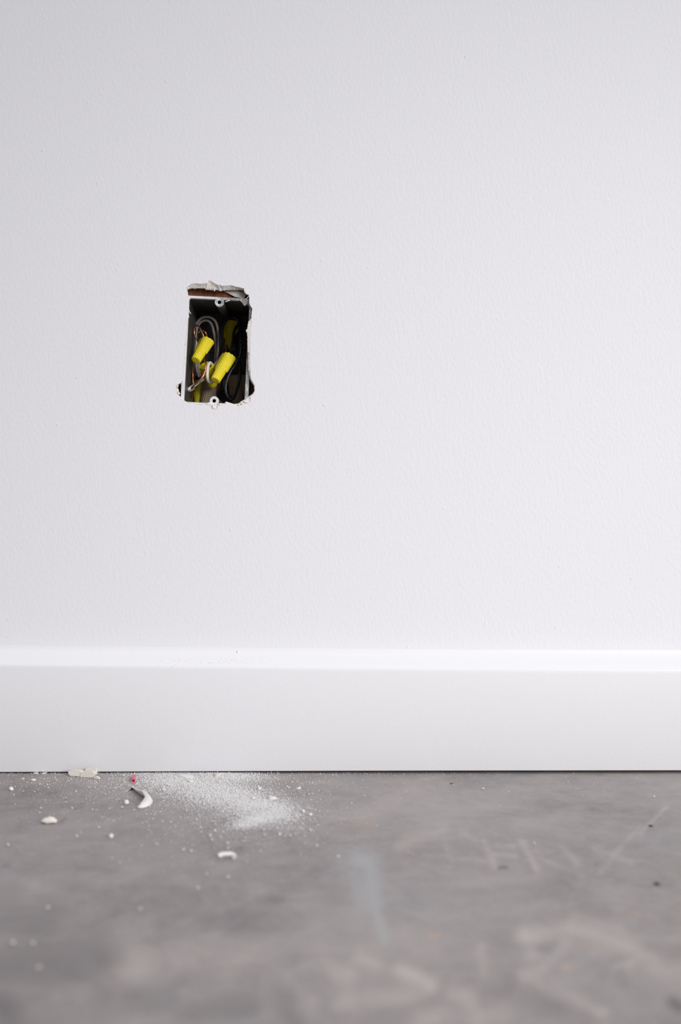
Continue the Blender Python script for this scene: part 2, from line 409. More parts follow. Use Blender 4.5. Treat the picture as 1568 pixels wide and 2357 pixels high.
# crumbs of gypsum still stuck on the broken lip
for i, (x, y, d, r, sq) in enumerate([(735,2012,.0006,.0042/2,(1,.6,1)),(700,1975,.0008,.0012,(1.6,.7,.8)),(820,1965,.0008,.0011,(1.6,.7,.8)),
        (1215,1925,.0008,.0017,(1.5,.7,.8)),(1160,1955,.0008,.0013,(1.4,.7,.8)),(1110,1968,.0008,.0011,(1.3,.7,.9)),(640,1960,.0008,.0010,(1.7,.7,.7)),
        (1290,700,.0006,.0009,(.8,.6,1.3)),(1288,1130,.0008,.0008,(.8,.6,1.5)),(1270,1230,.0008,.0008,(.8,.6,1.7)),(1268,1390,.0008,.0009,(.8,.6,1.4)),
        (1250,770,.0008,.0008,(.8,.6,1.3)),(1228,858,.0012,.0010,(.7,.6,1.4)),(185,1760,.004,.0016,(.8,.8,1.3)),(205,1800,.003,.0013,(.9,.8,1.1)),
        (185,1690,.003,.0011,(1,.8,1)),(1300,1610,.003,.0009,(.8,.7,1.5)),(300,1270,.0015,.0006,(.6,.7,1.4)),(318,960,.0015,.0005,(.6,.7,1.5)),
        (455,222,.0095,.0011,(1.6,.7,.6)),(345,212,.003,.0013,(1,.8,1)),(672,108,.001,.0013,(1,.7,1)),(900,210,.004,.0011,(1.5,.8,.8)),(560,190,.005,.0014,(1.7,.8,.8))]):
    o = link('gypsum_crumb', lump_mesh('gypsum_crumb', r*0.85, i+1, 2, sq, 0.8), M['gypsum'], wall); o.location = Z(x, y, d)

# ------------------------------------------------------------------ baseboard
XS = [-3.0, -0.2870, -0.18, 0.0, 0.115, 0.287, 3.0]
ZT = [0.0895, 0.0895, 0.0884, 0.0866, 0.0859, 0.0852, 0.0852]     # height of the front edge
ZB = [0.0012, 0.0012, 0.0016, 0.0022, 0.0024, 0.0026, 0.0026]     # gap below
prof = [(0.0000, 15.5), (0.0003, 13.6), (0.0010, 11.6), (0.0026, 9.6), (0.0052, 7.6), (0.0085, 5.4), (0.0112, 3.3), (0.0128, 1.9), (0.0137, 0.8), (0.0140, -0.6), (0.0140, -3.0)]
V = []; fs = []
for x, zt, zb in zip(XS, ZT, ZB):
    for t, dz in prof: V.append((x, -t - 0.00002, zt + dz/1000))
    V += [(x, -0.0140, zb + 0.0006), (x, -0.0136, zb), (x, -0.00002, zb)]
n = len(prof) + 3
for i in range(len(XS)-1):
    for k in range(n-1): fs.append((i*n+k, i*n+n+k, i*n+n+k+1, i*n+k+1))
bb = mesh_obj('baseboard_back', V, fs, M['trim'], None, True, 40)
tag(bb, 'white painted baseboard with rounded caulked top edge', kind='structure')
# tags of paint stuck on the baseboard's top edge
for i, (px, py, r) in enumerate([(548,1502,.0011),(637,1536,.0007),(398,1535,.0007)]):
    o = link('paint_crumb', lump_mesh('paint_crumb', r, i+40, 1, (1.0,.4,1.2), .6), M['flake'], bb); o.location = P(px, py, -0.0012 if py < 1510 else -0.0136)

# ------------------------------------------------------------------ floor with its stains
xs = np.concatenate([np.linspace(-3, -0.46, 12)[:-1], np.arange(-0.46, 0.4601, 0.0016), np.linspace(0.46, 3, 12)[1:]])
ys = np.concatenate([np.linspace(-4.0, -0.60, 14)[:-1], np.arange(-0.60, 0.0001, 0.0016), [0.0135]])
GX, GY = np.meshgrid(xs, ys); nx, ny = len(xs), len(ys)
PYg = CY + H * F / (GY + D).clip(0.05); PXg = CX + GX * F / (GY + D).clip(0.05)
def seg(pts, w, soft=1.0, fore=2.0):
    """gaussian stroke through photo pixels; vertical pixels count more because the floor recedes"""
    best = np.full(GX.shape, 1e9)
    for (x0, y0), (x1, y1) in zip(pts[:-1], pts[1:]):
        dx, dy = x1-x0, y1-y0; L2 = dx*dx + dy*dy + 1e-9
        u = (((PXg-x0)*dx + (PYg-y0)*dy) / L2).clip(0, 1)
        best = np.minimum(best, np.hypot(PXg-x0-u*dx, PYg-y0-u*dy))
    return np.exp(-(best / w) ** (2*soft))
def blob(x, y, sx, sy, a=1.0, rot=0.0):
    c, s = math.cos(math.radians(rot)), math.sin(math.radians(rot))
    ux = (PXg-x)*c + (PYg-y)*s; uy = -(PXg-x)*s + (PYg-y)*c
    return a * np.exp(-(ux/sx)**2 - (uy/sy)**2)
R6 = lambda *p: [(800 + a/2.0417, 1740 + b/2.0417) for a, b in p]
R7 = lambda *p: [(a/1.96, 1900 + b/1.96) for a, b in p]
pale = np.zeros(GX.shape); dark = np.zeros(GX.shape); ochre = np.zeros(GX.shape); film = np.zeros(GX.shape); dustf = np.zeros(GX.shape)
for pts, w, a in [
    (R6((820,400),(890,530)), 7, .38), (R6((640,400),(690,515)), 7, .34), (R6((880,440),(970,447)), 6, .28), (R6((690,462),(790,470)), 6, .3), (R6((700,420),(780,424)), 5, .25),
    (R6((460,420),(490,495)), 7, .26), (R6((370,470),(680,492)), 6, .24), (R6((1010,430),(1080,500)), 7, .3), (R6((900,480),(1010,520)), 6, .26), (R6((550,365),(600,400)),6,.22),
    (R6((240,430),(340,390),(450,350)), 9, .3), (R6((1380,360),(1500,240)), 4, .34), (R6((1180,560),(1290,420),(1380,330)), 5, .22), (R6((1170,440),(1330,500)), 9, .26),
    (R6((835,840),(870,920)), 17, .5), (R6((830,850),(960,835),(1100,820),(1300,890),(1440,970)), 16, .44), (R6((830,1030),(900,1010),(1010,910),(1060,770)), 11, .3),
    (R6((830,1040),(950,1090),(1100,1160),(1200,1210)), 13, .46), (R6((1160,930),(1240,1010),(1370,955)), 10, .34), (R6((1200,1060),(1330,980)), 9, .28),
    (R6((1090,760),(1180,790),(1280,810)), 12, .26), (R6((1440,980),(1560,1010)), 16, .28), (R6((630,900),(642,1010)), 11, .4), (R6((250,1010),(330,1040),(395,1082)), 16, .62),
    (R6((505,1120),(570,1145)), 20, .58), (R6((340,1240),(480,1215)), 22, .5), (R6((620,1225),(760,1205)), 24, .46), (R6((60,940),(130,980)), 16, .4), (R6((0,1170),(300,1120)), 22, .3),
    (R7((150,280),(210,278)), 18, .34), (R7((540,640),(700,600),(900,570),(1150,560)), 46, .28), (R7((420,690),(620,640)), 30, .22), (R7((1380,620),(1440,622)), 16, .34), (R7((1500,665),(1568,680)), 20, .42),
    (R7((1400,820),(1540,840)), 40, .4), (R7((240,730),(330,760)), 30, .2), (R7((1000,370),(1140,350)), 14, .22), (R7((1120,640),(1260,700)), 60, .2), (R7((260,590),(400,610)), 14, .18), (R7((150,640),(180,640)),14,.2)]:
    pale = 1 - (1-pale) * (1 - a * seg(pts, w*1.15, 0.95))
for pts, w, a in [
    (R6((1420,328),(1430,329)), 3.2, .9), (R6((1445,600),(1465,606)), 4, .9), (R6((715,527),(725,524)), 4, .7), (R6((738,524),(748,526)), 4, .8), (R6((1165,508),(1172,508)), 4, .5),
    (R6((1530,1160),(1568,1180)), 15, .8), (R6((1200,1040),(1290,1010)), 12, .3), (R6((1180,960),(1300,1060)), 14, .25), (R6((486,131),(496,131)), 2.2, .8),
    (R7((0,640),(180,630),(460,610)), 52, .5), (R7((0,800),(40,860)), 40, .5), (R7((1080,450),(1130,440)), 34, .3), (R7((1220,332),(1270,332)), 10, .42), (R7((1080,104),(1092,102)), 5, .5),  # long left-hand patch: real dark mark, deepened to imitate corner vignetting
    (R7((820,860),(1120,830)), 26, .3), (R7((600,790),(760,800)), 26, .25), (R7((20,400),(200,440)), 44, .34), (R7((15,183),(40,183)), 5, .4), (R7((1290,790),(1330,880)), 30, .35),
    ([(186,1852),(196,1848)], 3, .4), ([(150,1842),(155,1836)], 3, .3), ([(138,1894),(150,1884)], 4, .45), ([(172,1862),(188,1858)], 3, .35)]:
    dark = np.maximum(dark, a * seg(pts, w, 1.1))
for pts, w, a in [(R6((385,848),(428,845)), 6, .38), (R6((1020,990),(1045,990)), 9, .35), (R6((690,462),(700,462)), 3, .5), (R6((1350,740),(1370,745)), 10, .18), (R6((40,320),(120,325)), 12, .18),
                  (R6((285,450),(292,450)), 3, .4), (R6((1100,880),(1150,900)), 14, .14), (R6((270,375),(320,385)), 8, .16)]:
    ochre = np.maximum(ochre, a * seg(pts, w, 1.2))
for pts, w, a in [(R6((50,490),(95,500),(110,560),(110,640),(120,700)), 27, .62), (R6((40,560),(70,680)), 24, .5), (R6((118,690),(150,770),(172,860)), 13, .62), (R6((-40,470),(20,600)), 22, .25), (R6((340,300),(700,240)), 22, .18), (R6((800,320),(1060,280)), 18, .18)]:
    film = np.maximum(film, a * seg(pts, w, 1.1))
dustf = blob(612,1866,64,20,.45,5) + blob(576,1893,38,12,.42,-8) + blob(500,1816,150,30,.34,8) + blob(560,1788,90,8,.2) + blob(400,1800,110,22,.16)
V = np.stack([GX, GY, np.zeros_like(GX)], -1).reshape(-1, 3)
idx = np.arange(nx*ny).reshape(ny, nx)
Q = np.stack([idx[:-1,:-1], idx[:-1,1:], idx[1:,1:], idx[1:,:-1]], -1).reshape(-1, 4)
def np_mesh(name, V, Fc):
    me = bpy.data.meshes.new(name); k = Fc.shape[1]
    me.vertices.add(len(V)); me.vertices.foreach_set('co', np.ascontiguousarray(V, dtype=np.float32).ravel())
    me.loops.add(Fc.size); me.loops.foreach_set('vertex_index', np.ascontiguousarray(Fc, dtype=np.int32).ravel())
    me.polygons.add(len(Fc)); me.polygons.foreach_set('loop_start', np.arange(0, Fc.size, k, dtype=np.int32)); me.polygons.foreach_set('loop_total', np.full(len(Fc), k, dtype=np.int32))
    me.update(calc_edges=True); me.validate()
    return me
me = np_mesh('floor', V, Q)
for nm, chans in (('stain', (pale, dark, ochre)), ('film', (film, dustf, np.zeros_like(film)))):
    a = me.color_attributes.new(nm, 'FLOAT_COLOR', 'POINT')
    a.data.foreach_set('color', np.stack([c.ravel() for c in chans] + [np.ones(nx*ny)], -1).clip(0,1).astype(np.float32).ravel())
floor = link('floor', me, M['floor'], None, False)
tag(floor, 'worn grey concrete floor with pale scuffs and scratches', kind='structure')

# ------------------------------------------------------------------ electrical box
TILT = math.radians(3.0)
box = empty('electrical_box', P(499, 809, 0.0032), (0, TILT, 0))
tag(box, 'grey plastic electrical box set crooked in the torn hole of the white wall', 'electrical box')
def rrect(hx, hz, r, y, cut=0.0, n=5):
    pts = []
    for cxs, czs, a0 in ((1,1,0),(-1,1,90),(-1,-1,180),(1,-1,270)):
        rr = r
        for k in range(n+1):
            a = math.radians(a0 + 90*k/n)
            if cxs == 1 and czs == 1 and cut:
                u = k/n; pts.append(Vector((hx - cut*u, y, hz - cut*(1-u))))
            else: pts.append(Vector((cxs*(hx-rr) + rr*math.cos(a), y, czs*(hz-rr) + rr*math.sin(a))))
    return pts
loops = [rrect(.0262,.0424,.003,.0755,0), rrect(.0248,.0428,.0024,.074,0), rrect(.0251,.0434,.0020,.02,.004), rrect(.0254,.0436,.0018,.0006,.0045), rrect(.0259,.0440,.0018,0,.0047),
         rrect(.0281,.0457,.0022,0,.0056), rrect(.0285,.0460,.0022,.0006,.0058), rrect(.0282,.0458,.003,.079,.004)]
loops = loops[1:]
V = [p for l in loops for p in l]; n = len(loops[0]); fs = []
for i in range(len(loops)-1):
    for k in range(n): fs.append((i*n+k, i*n+(k+1)%n, (i+1)*n+(k+1)%n, (i+1)*n+k))
fs += [tuple(range(n)), tuple((len(loops)-1)*n+k for k in range(n))]
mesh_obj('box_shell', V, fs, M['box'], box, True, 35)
def boss(zc, up):
    r, rh, n = 0.0039, 0.00155, 40
    V = []; rows = [(r, .060), (r, .0003), (r-.0003, -.0002), (rh+.0002, -.0002), (rh, .0001), (rh, .012)]
    for rr, y in rows:
        for k in range(n):
            a = 2*math.pi*k/n; V.append((rr*math.cos(a), y, zc + rr*math.sin(a)))
    fs = [(i*n+k, i*n+(k+1)%n, (i+1)*n+(k+1)%n, (i+1)*n+k) for i in range(len(rows)-1) for k in range(n)]
    fs += [tuple(range(n)), tuple((len(rows)-1)*n+k for k in range(n))]
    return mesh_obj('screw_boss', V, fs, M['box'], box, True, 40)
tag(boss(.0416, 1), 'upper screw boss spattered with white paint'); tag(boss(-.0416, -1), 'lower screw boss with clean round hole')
# gusset at the upper right corner
pts = [(1120,392,.0028),(1160,436,.0028),(1180,470,.0030),(1196,484,.0030),(1214,474,.0030),(1238,446,.0030),(1268,408,.0028),(1264,376,.0026),(1226,392,.0028),(1184,388,.0028),(1150,378,.0028)]
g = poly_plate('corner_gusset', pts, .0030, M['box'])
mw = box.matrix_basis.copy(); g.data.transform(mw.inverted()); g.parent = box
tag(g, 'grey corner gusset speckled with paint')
# moulded ribs on the back of the box
def slab(name, x0, x1, y0, y1, z0, z1, mat, parent, bev=0.0003):
    bm = bmesh.new(); bmesh.ops.create_cube(bm, size=1.0)
    for v in bm.verts: v.co = Vector(((x0+x1)/2 + v.co.x*(x1-x0), (y0+y1)/2 + v.co.y*(y1-y0), (z0+z1)/2 + v.co.z*(z1-z0)))
    if bev: bmesh.ops.bevel(bm, geom=list(bm.edges), offset=bev, segments=2, affect='EDGES')
    return from_bm(name, bm, mat, parent, True, 40)
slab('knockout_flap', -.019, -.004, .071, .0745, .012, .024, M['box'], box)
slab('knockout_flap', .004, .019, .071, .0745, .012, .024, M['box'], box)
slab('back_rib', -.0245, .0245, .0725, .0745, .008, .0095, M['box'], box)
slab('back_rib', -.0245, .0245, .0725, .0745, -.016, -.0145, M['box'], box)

# framing round the box
def stud(name, x0, x1, z0, z1, label):
    o = slab(name, x0, x1, .0100, .0100+.089, z0, z1, M['wood'], None, .0006)
    o.location = box.location; o.rotation_euler = (0, TILT, 0)
    return tag(o, label, 'stud')
stud('wooden_blocking', -.0295, .0340, .0464, .1300, 'rough brown wooden blocking showing in the gap above the box')
stud('wooden_stud', -.0720, -.0290, -.40, .1290, 'dark brown wooden stud behind the torn pocket at the lower left of the box')
stud('wooden_stud', .0290, .0660, -.40, .0460, 'dark brown wooden stud behind the torn pocket at the lower right of the box')

# ------------------------------------------------------------------ wires
def catmull(pts, per=10):
    P_ = [pts[0]*2 - pts[1]] + list(pts) + [pts[-1]*2 - pts[-2]]
    out = []
    for i in range(1, len(P_)-2):
        p0, p1, p2, p3 = P_[i-1:i+3]
        for k in range(per):
            t = k/per
            out.append(0.5*((2*p1) + (p2-p0)*t + (2*p0-5*p1+4*p2-p3)*t*t + (3*p1-p0-3*p2+p3)*t**3))
    out.append(P_[-2]); return out
def tube_data(path, r, n=14, prof=None, round_end=True):
    V = []; fs = []
    up = Vector((0.3, -0.8, 0.5)); m = len(path)
    rings = []
    for i, p in enumerate(path):
        t = (path[min(i+1,m-1)] - path[max(i-1,0)]).normalized()
        u = (up - t*up.dot(t)).normalized(); up = u; w = t.cross(u)
        rings.append((p, t, u, w, r if prof is None else r*prof(i/(m-1))))
    if round_end:
        def cap(p, t, u, w, rr, s):
            return [(p + t*s*rr*math.sin(a)*0.8, t, u, w, rr*math.cos(a)) for a in (math.radians(60), math.radians(30))]
        p, t, u, w, rr = rings[0]; a = cap(p, t, u, w, rr, -1)
        p, t, u, w, rr = rings[-1]; b = cap(p, t, u, w, rr, 1)
        rings = a + rings + b[::-1]
    for p, t, u, w, rr in rings:
        for k in range(n):
            a = 2*math.pi*k/n; V.append(p + (u*math.cos(a) + w*math.sin(a))*rr)
    for i in range(len(rings)-1):
        for k in range(n): fs.append((i*n+k, i*n+(k+1)%n, (i+1)*n+(k+1)%n, (i+1)*n+k))
    fs += [tuple(range(n)), tuple((len(rings)-1)*n+k for k in range(n))]
    return V, fs
def wire(name, pts, r, mat, label, group=None):
    path = catmull([Z(*p) for p in pts])
    V, fs = tube_data(path, r)
    o = mesh_obj(name, V, fs, mat)
    tag(o, label, 'wire', group)
    return rebase(o)
RW = 0.00118; RB = 0.00125; RC = 0.00064
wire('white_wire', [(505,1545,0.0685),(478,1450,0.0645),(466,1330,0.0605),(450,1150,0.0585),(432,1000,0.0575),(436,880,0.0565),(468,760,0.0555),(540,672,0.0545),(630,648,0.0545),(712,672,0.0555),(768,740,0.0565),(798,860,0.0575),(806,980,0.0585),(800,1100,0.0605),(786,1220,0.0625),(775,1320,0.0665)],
     RW, M['shadewire'], 'white wire, depth shade in its colour, forming the outer of the two tall loops at upper left')
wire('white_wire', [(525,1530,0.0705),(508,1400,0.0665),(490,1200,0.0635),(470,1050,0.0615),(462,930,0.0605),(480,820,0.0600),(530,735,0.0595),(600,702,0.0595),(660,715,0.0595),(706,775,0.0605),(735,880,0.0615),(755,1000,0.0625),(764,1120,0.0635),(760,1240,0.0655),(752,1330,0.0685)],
     RW, M['shadewire'], 'white wire, depth shade in its colour, forming the inner of the two tall loops at upper left')
wire('white_wire', [(706,1440,.038),(704,1390,.0330),(694,1352,.0285),(674,1340,.0250),(656,1362,.0222),(643,1410,.0200),(637,1470,.0185),(636,1530,.0180),(644,1585,.0182),(662,1622,.0190),(694,1634,.0215),(730,1615,.0255),(770,1585,.031)],
     RW*1.15, M['whitewire'], 'bright white wire hooking down out of the open mouth of the tipped yellow connector')
wire('white_wire', [(905,1170,.052),(850,1250,.050),(770,1345,.049),(690,1450,.048),(610,1560,.041),(520,1625,.034),(440,1680,.027),(380,1720,.0235),(352,1742,.0235),(352,1752,.027),(380,1748,.033),(430,1720,.042)],
     RW*1.22, M['whitewire'], 'white wire bending out at the lower left under the crossing copper wire')
wire('copper_wire', [(600,1030,.026),(585,962,.0255),(566,905,.0255),(540,850,.026),(512,800,.027),(482,776,.0285),(455,790,.030),(440,830,.031),(440,890,.0315),(458,950,.031),(485,1005,.030),(515,1045,.0285),(560,1080,.027)],
     RC, M['copper'], 'thin bare copper wire looped above the upper left yellow connector')
def twisted(pts, r, off, mat, label):
    path = catmull([Z(*p) for p in pts], 12)
    root = empty('copper_wire_pair', path[-1]); tag(root, label, 'wire')
    for s in (0, 1):
        pp = []
        for i, p in enumerate(path):
            t = (path[min(i+1,len(path)-1)] - path[max(i-1,0)]).normalized()
            u = t.cross(Vector((0,-1,0))).normalized(); w = t.cross(u)
            a = i*0.16 + s*math.pi
            pp.append(p + (u*math.cos(a)+w*math.sin(a))*off)
        V, fs = tube_data([q - path[-1] for q in pp], r, 10)
        mesh_obj('copper_strand', V, fs, mat, root)
twisted([(560,1200,.026),(592,1290,.0235),(612,1340,.0215),(614,1400,.0195),(598,1475,.018),(560,1550,.0175),(510,1610,.018),(455,1665,.0195),(405,1715,.0215),(385,1735,.024)],
        RC*0.86, RC*0.72, M['copper'], 'pair of twisted copper strands curving down across the white wire')
wire('copper_wire', [(436,960,.056),(424,1060,.052),(416,1180,.050),(412,1300,.046),(414,1400,.042),(418,1500,.040),(420,1590,.040),(424,1680,.040),(416,1760,.041),(400,1830,.043),(380,1900,.046),(366,1960,.048)],
     RC, M['copper'], 'copper wire running down close to the left side of the box')
wire('copper_wire', [(480,1500,.055),(440,1545,.053),(410,1600,.051),(395,1660,.050),(392,1720,.050)], RC, M['copper'], 'short dim copper wire behind the vertical copper wire at lower left')
wire('copper_wire', [(500,890,.064),(535,860,.064),(580,862,.064),(612,890,.064),(628,950,.065),(620,1040,.066)], RC*1.5, M['copper'], 'dark copper loop deep in the box behind the upper left connector')
wire('copper_wire', [(930,1080,.060),(946,1140,.056),(938,1200,.052)], RC*1.3, M['copper'], 'stub of dark copper wire just above the right yellow connector')
wire('black_wire', [(905,1260,.032),(895,1190,.035),(878,1110,.040),(862,1000,.045),(858,880,.049),(876,770,.052),(930,690,.054),(1010,655,.055),(1080,680,.056),(1120,760,.057),(1134,880,.058),(1130,1000,.058),(1120,1100,.058)],
     RB*1.15, M['black'], 'black wire arching highest over the right half of the box')
wire('black_wire', [(980,1260,.030),(984,1190,.033),(1003,1100,.036),(1022,1000,.039),(1036,910,.042),(1052,840,.045),(1080,790,.050),(1110,810,.056),(1122,880,.062)],
     RB, M['black'], 'straight black wire rising out of the right yellow connector')
wire('black_wire', [(850,1160,.060),(836,1040,.058),(840,900,.058),(862,780,.059),(910,700,.060)], RB, M['black'], 'black wire curving close beside the darkened white loops')
wire('black_wire', [(1090,900,.050),(1062,980,.047),(1052,1080,.045),(1058,1180,.044),(1068,1260,.044)], RB, M['black'], 'black wire standing behind the straight one at the right')
wire('black_wire', [(1100,760,.047),(1128,860,.043),(1140,980,.039),(1142,1100,.036),(1132,1200,.034),(1100,1290,.032),(1050,1380,.030),(1000,1450,.029),(960,1530,.028),(930,1610,.027),(912,1690,.026),(914,1770,.026),(934,1835,.027),(968,1880,.029),(1006,1888,.031),(1040,1850,.034),(1072,1770,.037),(1100,1680,.040),(1122,1570,.043),(1128,1460,.046),(1122,1330,.050)],
     RB*1.05, M['blackdust'], 'black wire sagging to the lowest loop at the right, flecked with white dust')
wire('black_wire', [(905,1440,.045),(888,1560,.043),(880,1660,.043),(862,1730,.045),(835,1770,.048)], RB, M['black'], 'black wire curling behind the tip of the right yellow connector')

# ------------------------------------------------------------------ twist connectors
def nut(name, wide, narrow, roll, mat, label, k=1.0, L=None, ref=None):
    a, b = Z(*narrow), Z(*wide)
    ax = b - a; Ln = ax.length if L is None else L; ax.normalize()
    c = Vector((0,-1,0)); c = (c - ax*c.dot(ax)).normalized()
    side = ax.cross(c)
    if side.x < 0: side = -side
    xl = (side*math.cos(roll) + c*math.sin(roll)).normalized(); yl = ax.cross(xl)
    root = empty(name, a); root.matrix_basis = Matrix.Translation(a) @ Matrix((xl, yl, ax)).transposed().to_4x4()
    tag(root, label, 'wire connector', 'twist on wire connectors in the box')
    n = 144
    th = [2*math.pi*i/n for i in range(n)]
    def ang(t, c0): return (t - c0 + math.pi) % (2*math.pi) - math.pi
    wing = [max(math.exp(-(abs(ang(t, 0))/0.50)**4), math.exp(-(abs(ang(t, math.pi))/0.50)**4)) for t in th]
    # ribbed body
    rows = [(0.0, 0.0), (0.55, 0.0), (0.86, 0.0), (0.97, 0.012), (1.0, 0.04)] + [(1.0 + 0.20*u, 0.04 + 0.66*u) for u in [i/14 for i in range(1, 15)]]
    V = []; fs = []
    r0 = 0.00395 * k
    for f, t in rows:
        for i, an in enumerate(th):
            rib = 0.00042 * k * (abs(math.cos(an*8)) ** 0.6 - 0.35)
            rr = r0*f + rib * min(1, max(0, (f-0.5)*2.4)) * (1.0 if t > 0.005 else 0.9)
            V.append((rr*math.cos(an), rr*math.sin(an), t*Ln + (0.00012 if f == 0.0 else 0)))
    for j in range(len(rows)-1):
        for i in range(n): fs.append((j*n+i, j*n+(i+1)%n, (j+1)*n+(i+1)%n, (j+1)*n+i))
    mesh_obj('ribbed_body', V, fs, mat, root, True, 45)
    # smooth flared skirt with two wings, open mouth
    V = []; fs = []
    spec = []
    m = 16
    for j in range(m+1):
        spec.append(('o', j/m))
    spec += [('lip', 0.35), ('lip', 0.7), ('i', 0.0), ('i', 0.25), ('i', 0.6), ('i', 1.0)]
    for kind, u in spec:
        for i, an in enumerate(th):
            w = wing[i]
            t0 = 0.60 - 0.20*w; t1 = 1.0 + 0.012*math.cos(an*10)*(1-w) - 0.02*w
            body_r = r0*(1.0 + 0.20*(min(t0,0.70)-0.04)/0.66)
            ro = (0.00455 + 0.00085*1.0)*k + w*0.0019*k
            if kind == 'o':
                t = t0 + (t1-t0)*max(0, (u-0.10)/0.90) if u > 0.10 else t0 - 0.012 + 0.012*u/0.10
                e = min(1, u/0.14); base = 0.00490*k + 0.00045*k*u + w*(0.0009 + 0.0006*u)*k
                rr = body_r*0.97 + (base - body_r*0.97)*math.sqrt(max(0, 1-(1-e)**2))
            elif kind == 'lip':
                t = t1 + 0.004*math.sin(u*math.pi)
                rr = (0.00535 - 0.0011*u)*k + w*(0.0015 - 0.0012*u)*k
            else:
                t = t1 - 0.55*u
                rr = (0.0042 - 0.0012*u)*k + w*0.0002*k*(1-u)
            V.append((rr*math.cos(an), rr*math.sin(an), t*Ln))
    for j in range(len(spec)-1):
        for i in range(n): fs.append((j*n+i, j*n+(i+1)%n, (j+1)*n+(i+1)%n, (j+1)*n+i))
    fs.append(tuple((len(spec)-1)*n+i for i in range(n)))
    mesh_obj('winged_skirt', V, fs, mat, root, True, 50)
    return root
nut('wire_connector', (632,1012,.0265), (462,1306,.0130), math.radians(28), M['yellow'], 'yellow ribbed wire connector at upper left with copper wire entering its flared end')
nut('wire_connector', (962,1245,.0245), (756,1608,.0110), math.radians(26), M['yellow'], 'yellow ribbed wire connector at right with black wires behind its flared end')
nut('wire_connector', (625,1385,.0280), (722,1672,.0445), math.radians(20), M['yellow'], 'tipped yellow wire connector with open mouth facing out and a white wire in it')
nut('wire_connector', (1000,720,.0700), (975,1150,.0680), math.radians(10), M['yellow'], 'shadowed yellow wire connector deep between the black wires', 1.1)
nut('wire_connector', (500,1610,.0640), (512,2020,.0660), math.radians(5), M['yellow'], 'dim yellow wire connector standing at the lower left of the box', 0.95)
nut('wire_connector', (705,1600,.0590), (610,2010,.0600), math.radians(15), M['tan'], 'tan ribbed wire connector at bottom centre above the lower screw boss', 1.25)
nut('wire_connector', (1085,1540,.0640), (1105,2020,.0620), math.radians(5), M['tan'], 'shadowed tan wire connector at lower right behind the black loop', 1.25)

# ------------------------------------------------------------------ debris on the floor
def hull_obj(name, groups, mat, noise_amp=0.0, bev=0.0, sub=0):
    """one mesh made of several convex lumps; each group is a list of points (m)"""
    bm = bmesh.new()
    for g in groups:
        b2 = bmesh.new(); vv = [b2.verts.new(p) for p in g]
        r = bmesh.ops.convex_hull(b2, input=vv)
        bmesh.ops.delete(b2, geom=[e for e in set(r['geom_interior'] + r['geom_unused']) if isinstance(e, bmesh.types.BMVert)], context='VERTS')
        if bev: bmesh.ops.bevel(b2, geom=list(b2.edges), offset=bev, segments=2, affect='EDGES', clamp_overlap=True)
        if sub: bmesh.ops.subdivide_edges(b2, edges=list(b2.edges), cuts=sub, use_grid_fill=True)
        me = bpy.data.meshes.new('t'); b2.to_mesh(me); b2.free(); bm.from_mesh(me); bpy.data.meshes.remove(me)
    if noise_amp:
        for v in bm.verts: v.co += mnoise.noise_vector(v.co * 700) * noise_amp
    zmin = min(v.co.z for v in bm.verts)
    for v in bm.verts: v.co.z -= zmin
    return from_bm(name, bm, mat, None, True, 30)
def FP(px, py, base_py):
    """pixel standing upright on the floor line base_py -> (x, y, z)"""
    g = G(px, base_py); k = mmpx(base_py)
    return Vector((g.x, g.y, max(0, (base_py - py) * k)))
def slabpts(front, base0, base1, thick):
    """front: list of (px,py); base line runs linearly from base0 at the first px to base1 at the last"""
    x0 = min(p[0] for p in front); x1 = max(p[0] for p in front); out = []
    for px, py in front:
        b = base0 + (base1-base0)*(px-x0)/max(1,(x1-x0)); p = FP(px, min(py, b), b); out += [p, p + Vector((0.0006, thick, 0.0))]
    return out
# the long broken piece against the baseboard
o = hull_obj('plaster_chunk', [
    slabpts([(156,1776),(158,1782),(161,1786),(173,1787),(184,1787),(184,1776),(173,1774),(160,1774)], 1787, 1788.5, .0050),
    slabpts([(155.5,1777),(157,1779),(160,1776),(161,1783),(158,1781)], 1786, 1787, .0040),
    slabpts([(177,1787.5),(178,1774),(184,1775),(189,1777),(191,1786),(181,1788)], 1788, 1789, .0052),
    slabpts([(184,1788.5),(186,1779),(200,1777),(211,1776),(216,1778),(218,1783),(215,1790),(205,1790)], 1789, 1791, .0056),
    [p + Vector((0, .0030, 0)) for p in slabpts([(192,1778),(196,1771),(204,1773),(212,1772),(218.5,1771),(220,1778),(219,1786),(200,1786)], 1787, 1788, .0034)],
    slabpts([(214,1790),(220,1787),(226,1790),(228.5,1794.5),(222,1794.5),(215,1792)], 1793, 1795.2, .0030)], M['plaster'], .00012, .0004, 1)
tag(rebase(o), 'longest cream plaster chunk, stepped and broken, lying against the white baseboard', 'plaster chunk', 'plaster chunks on the floor')
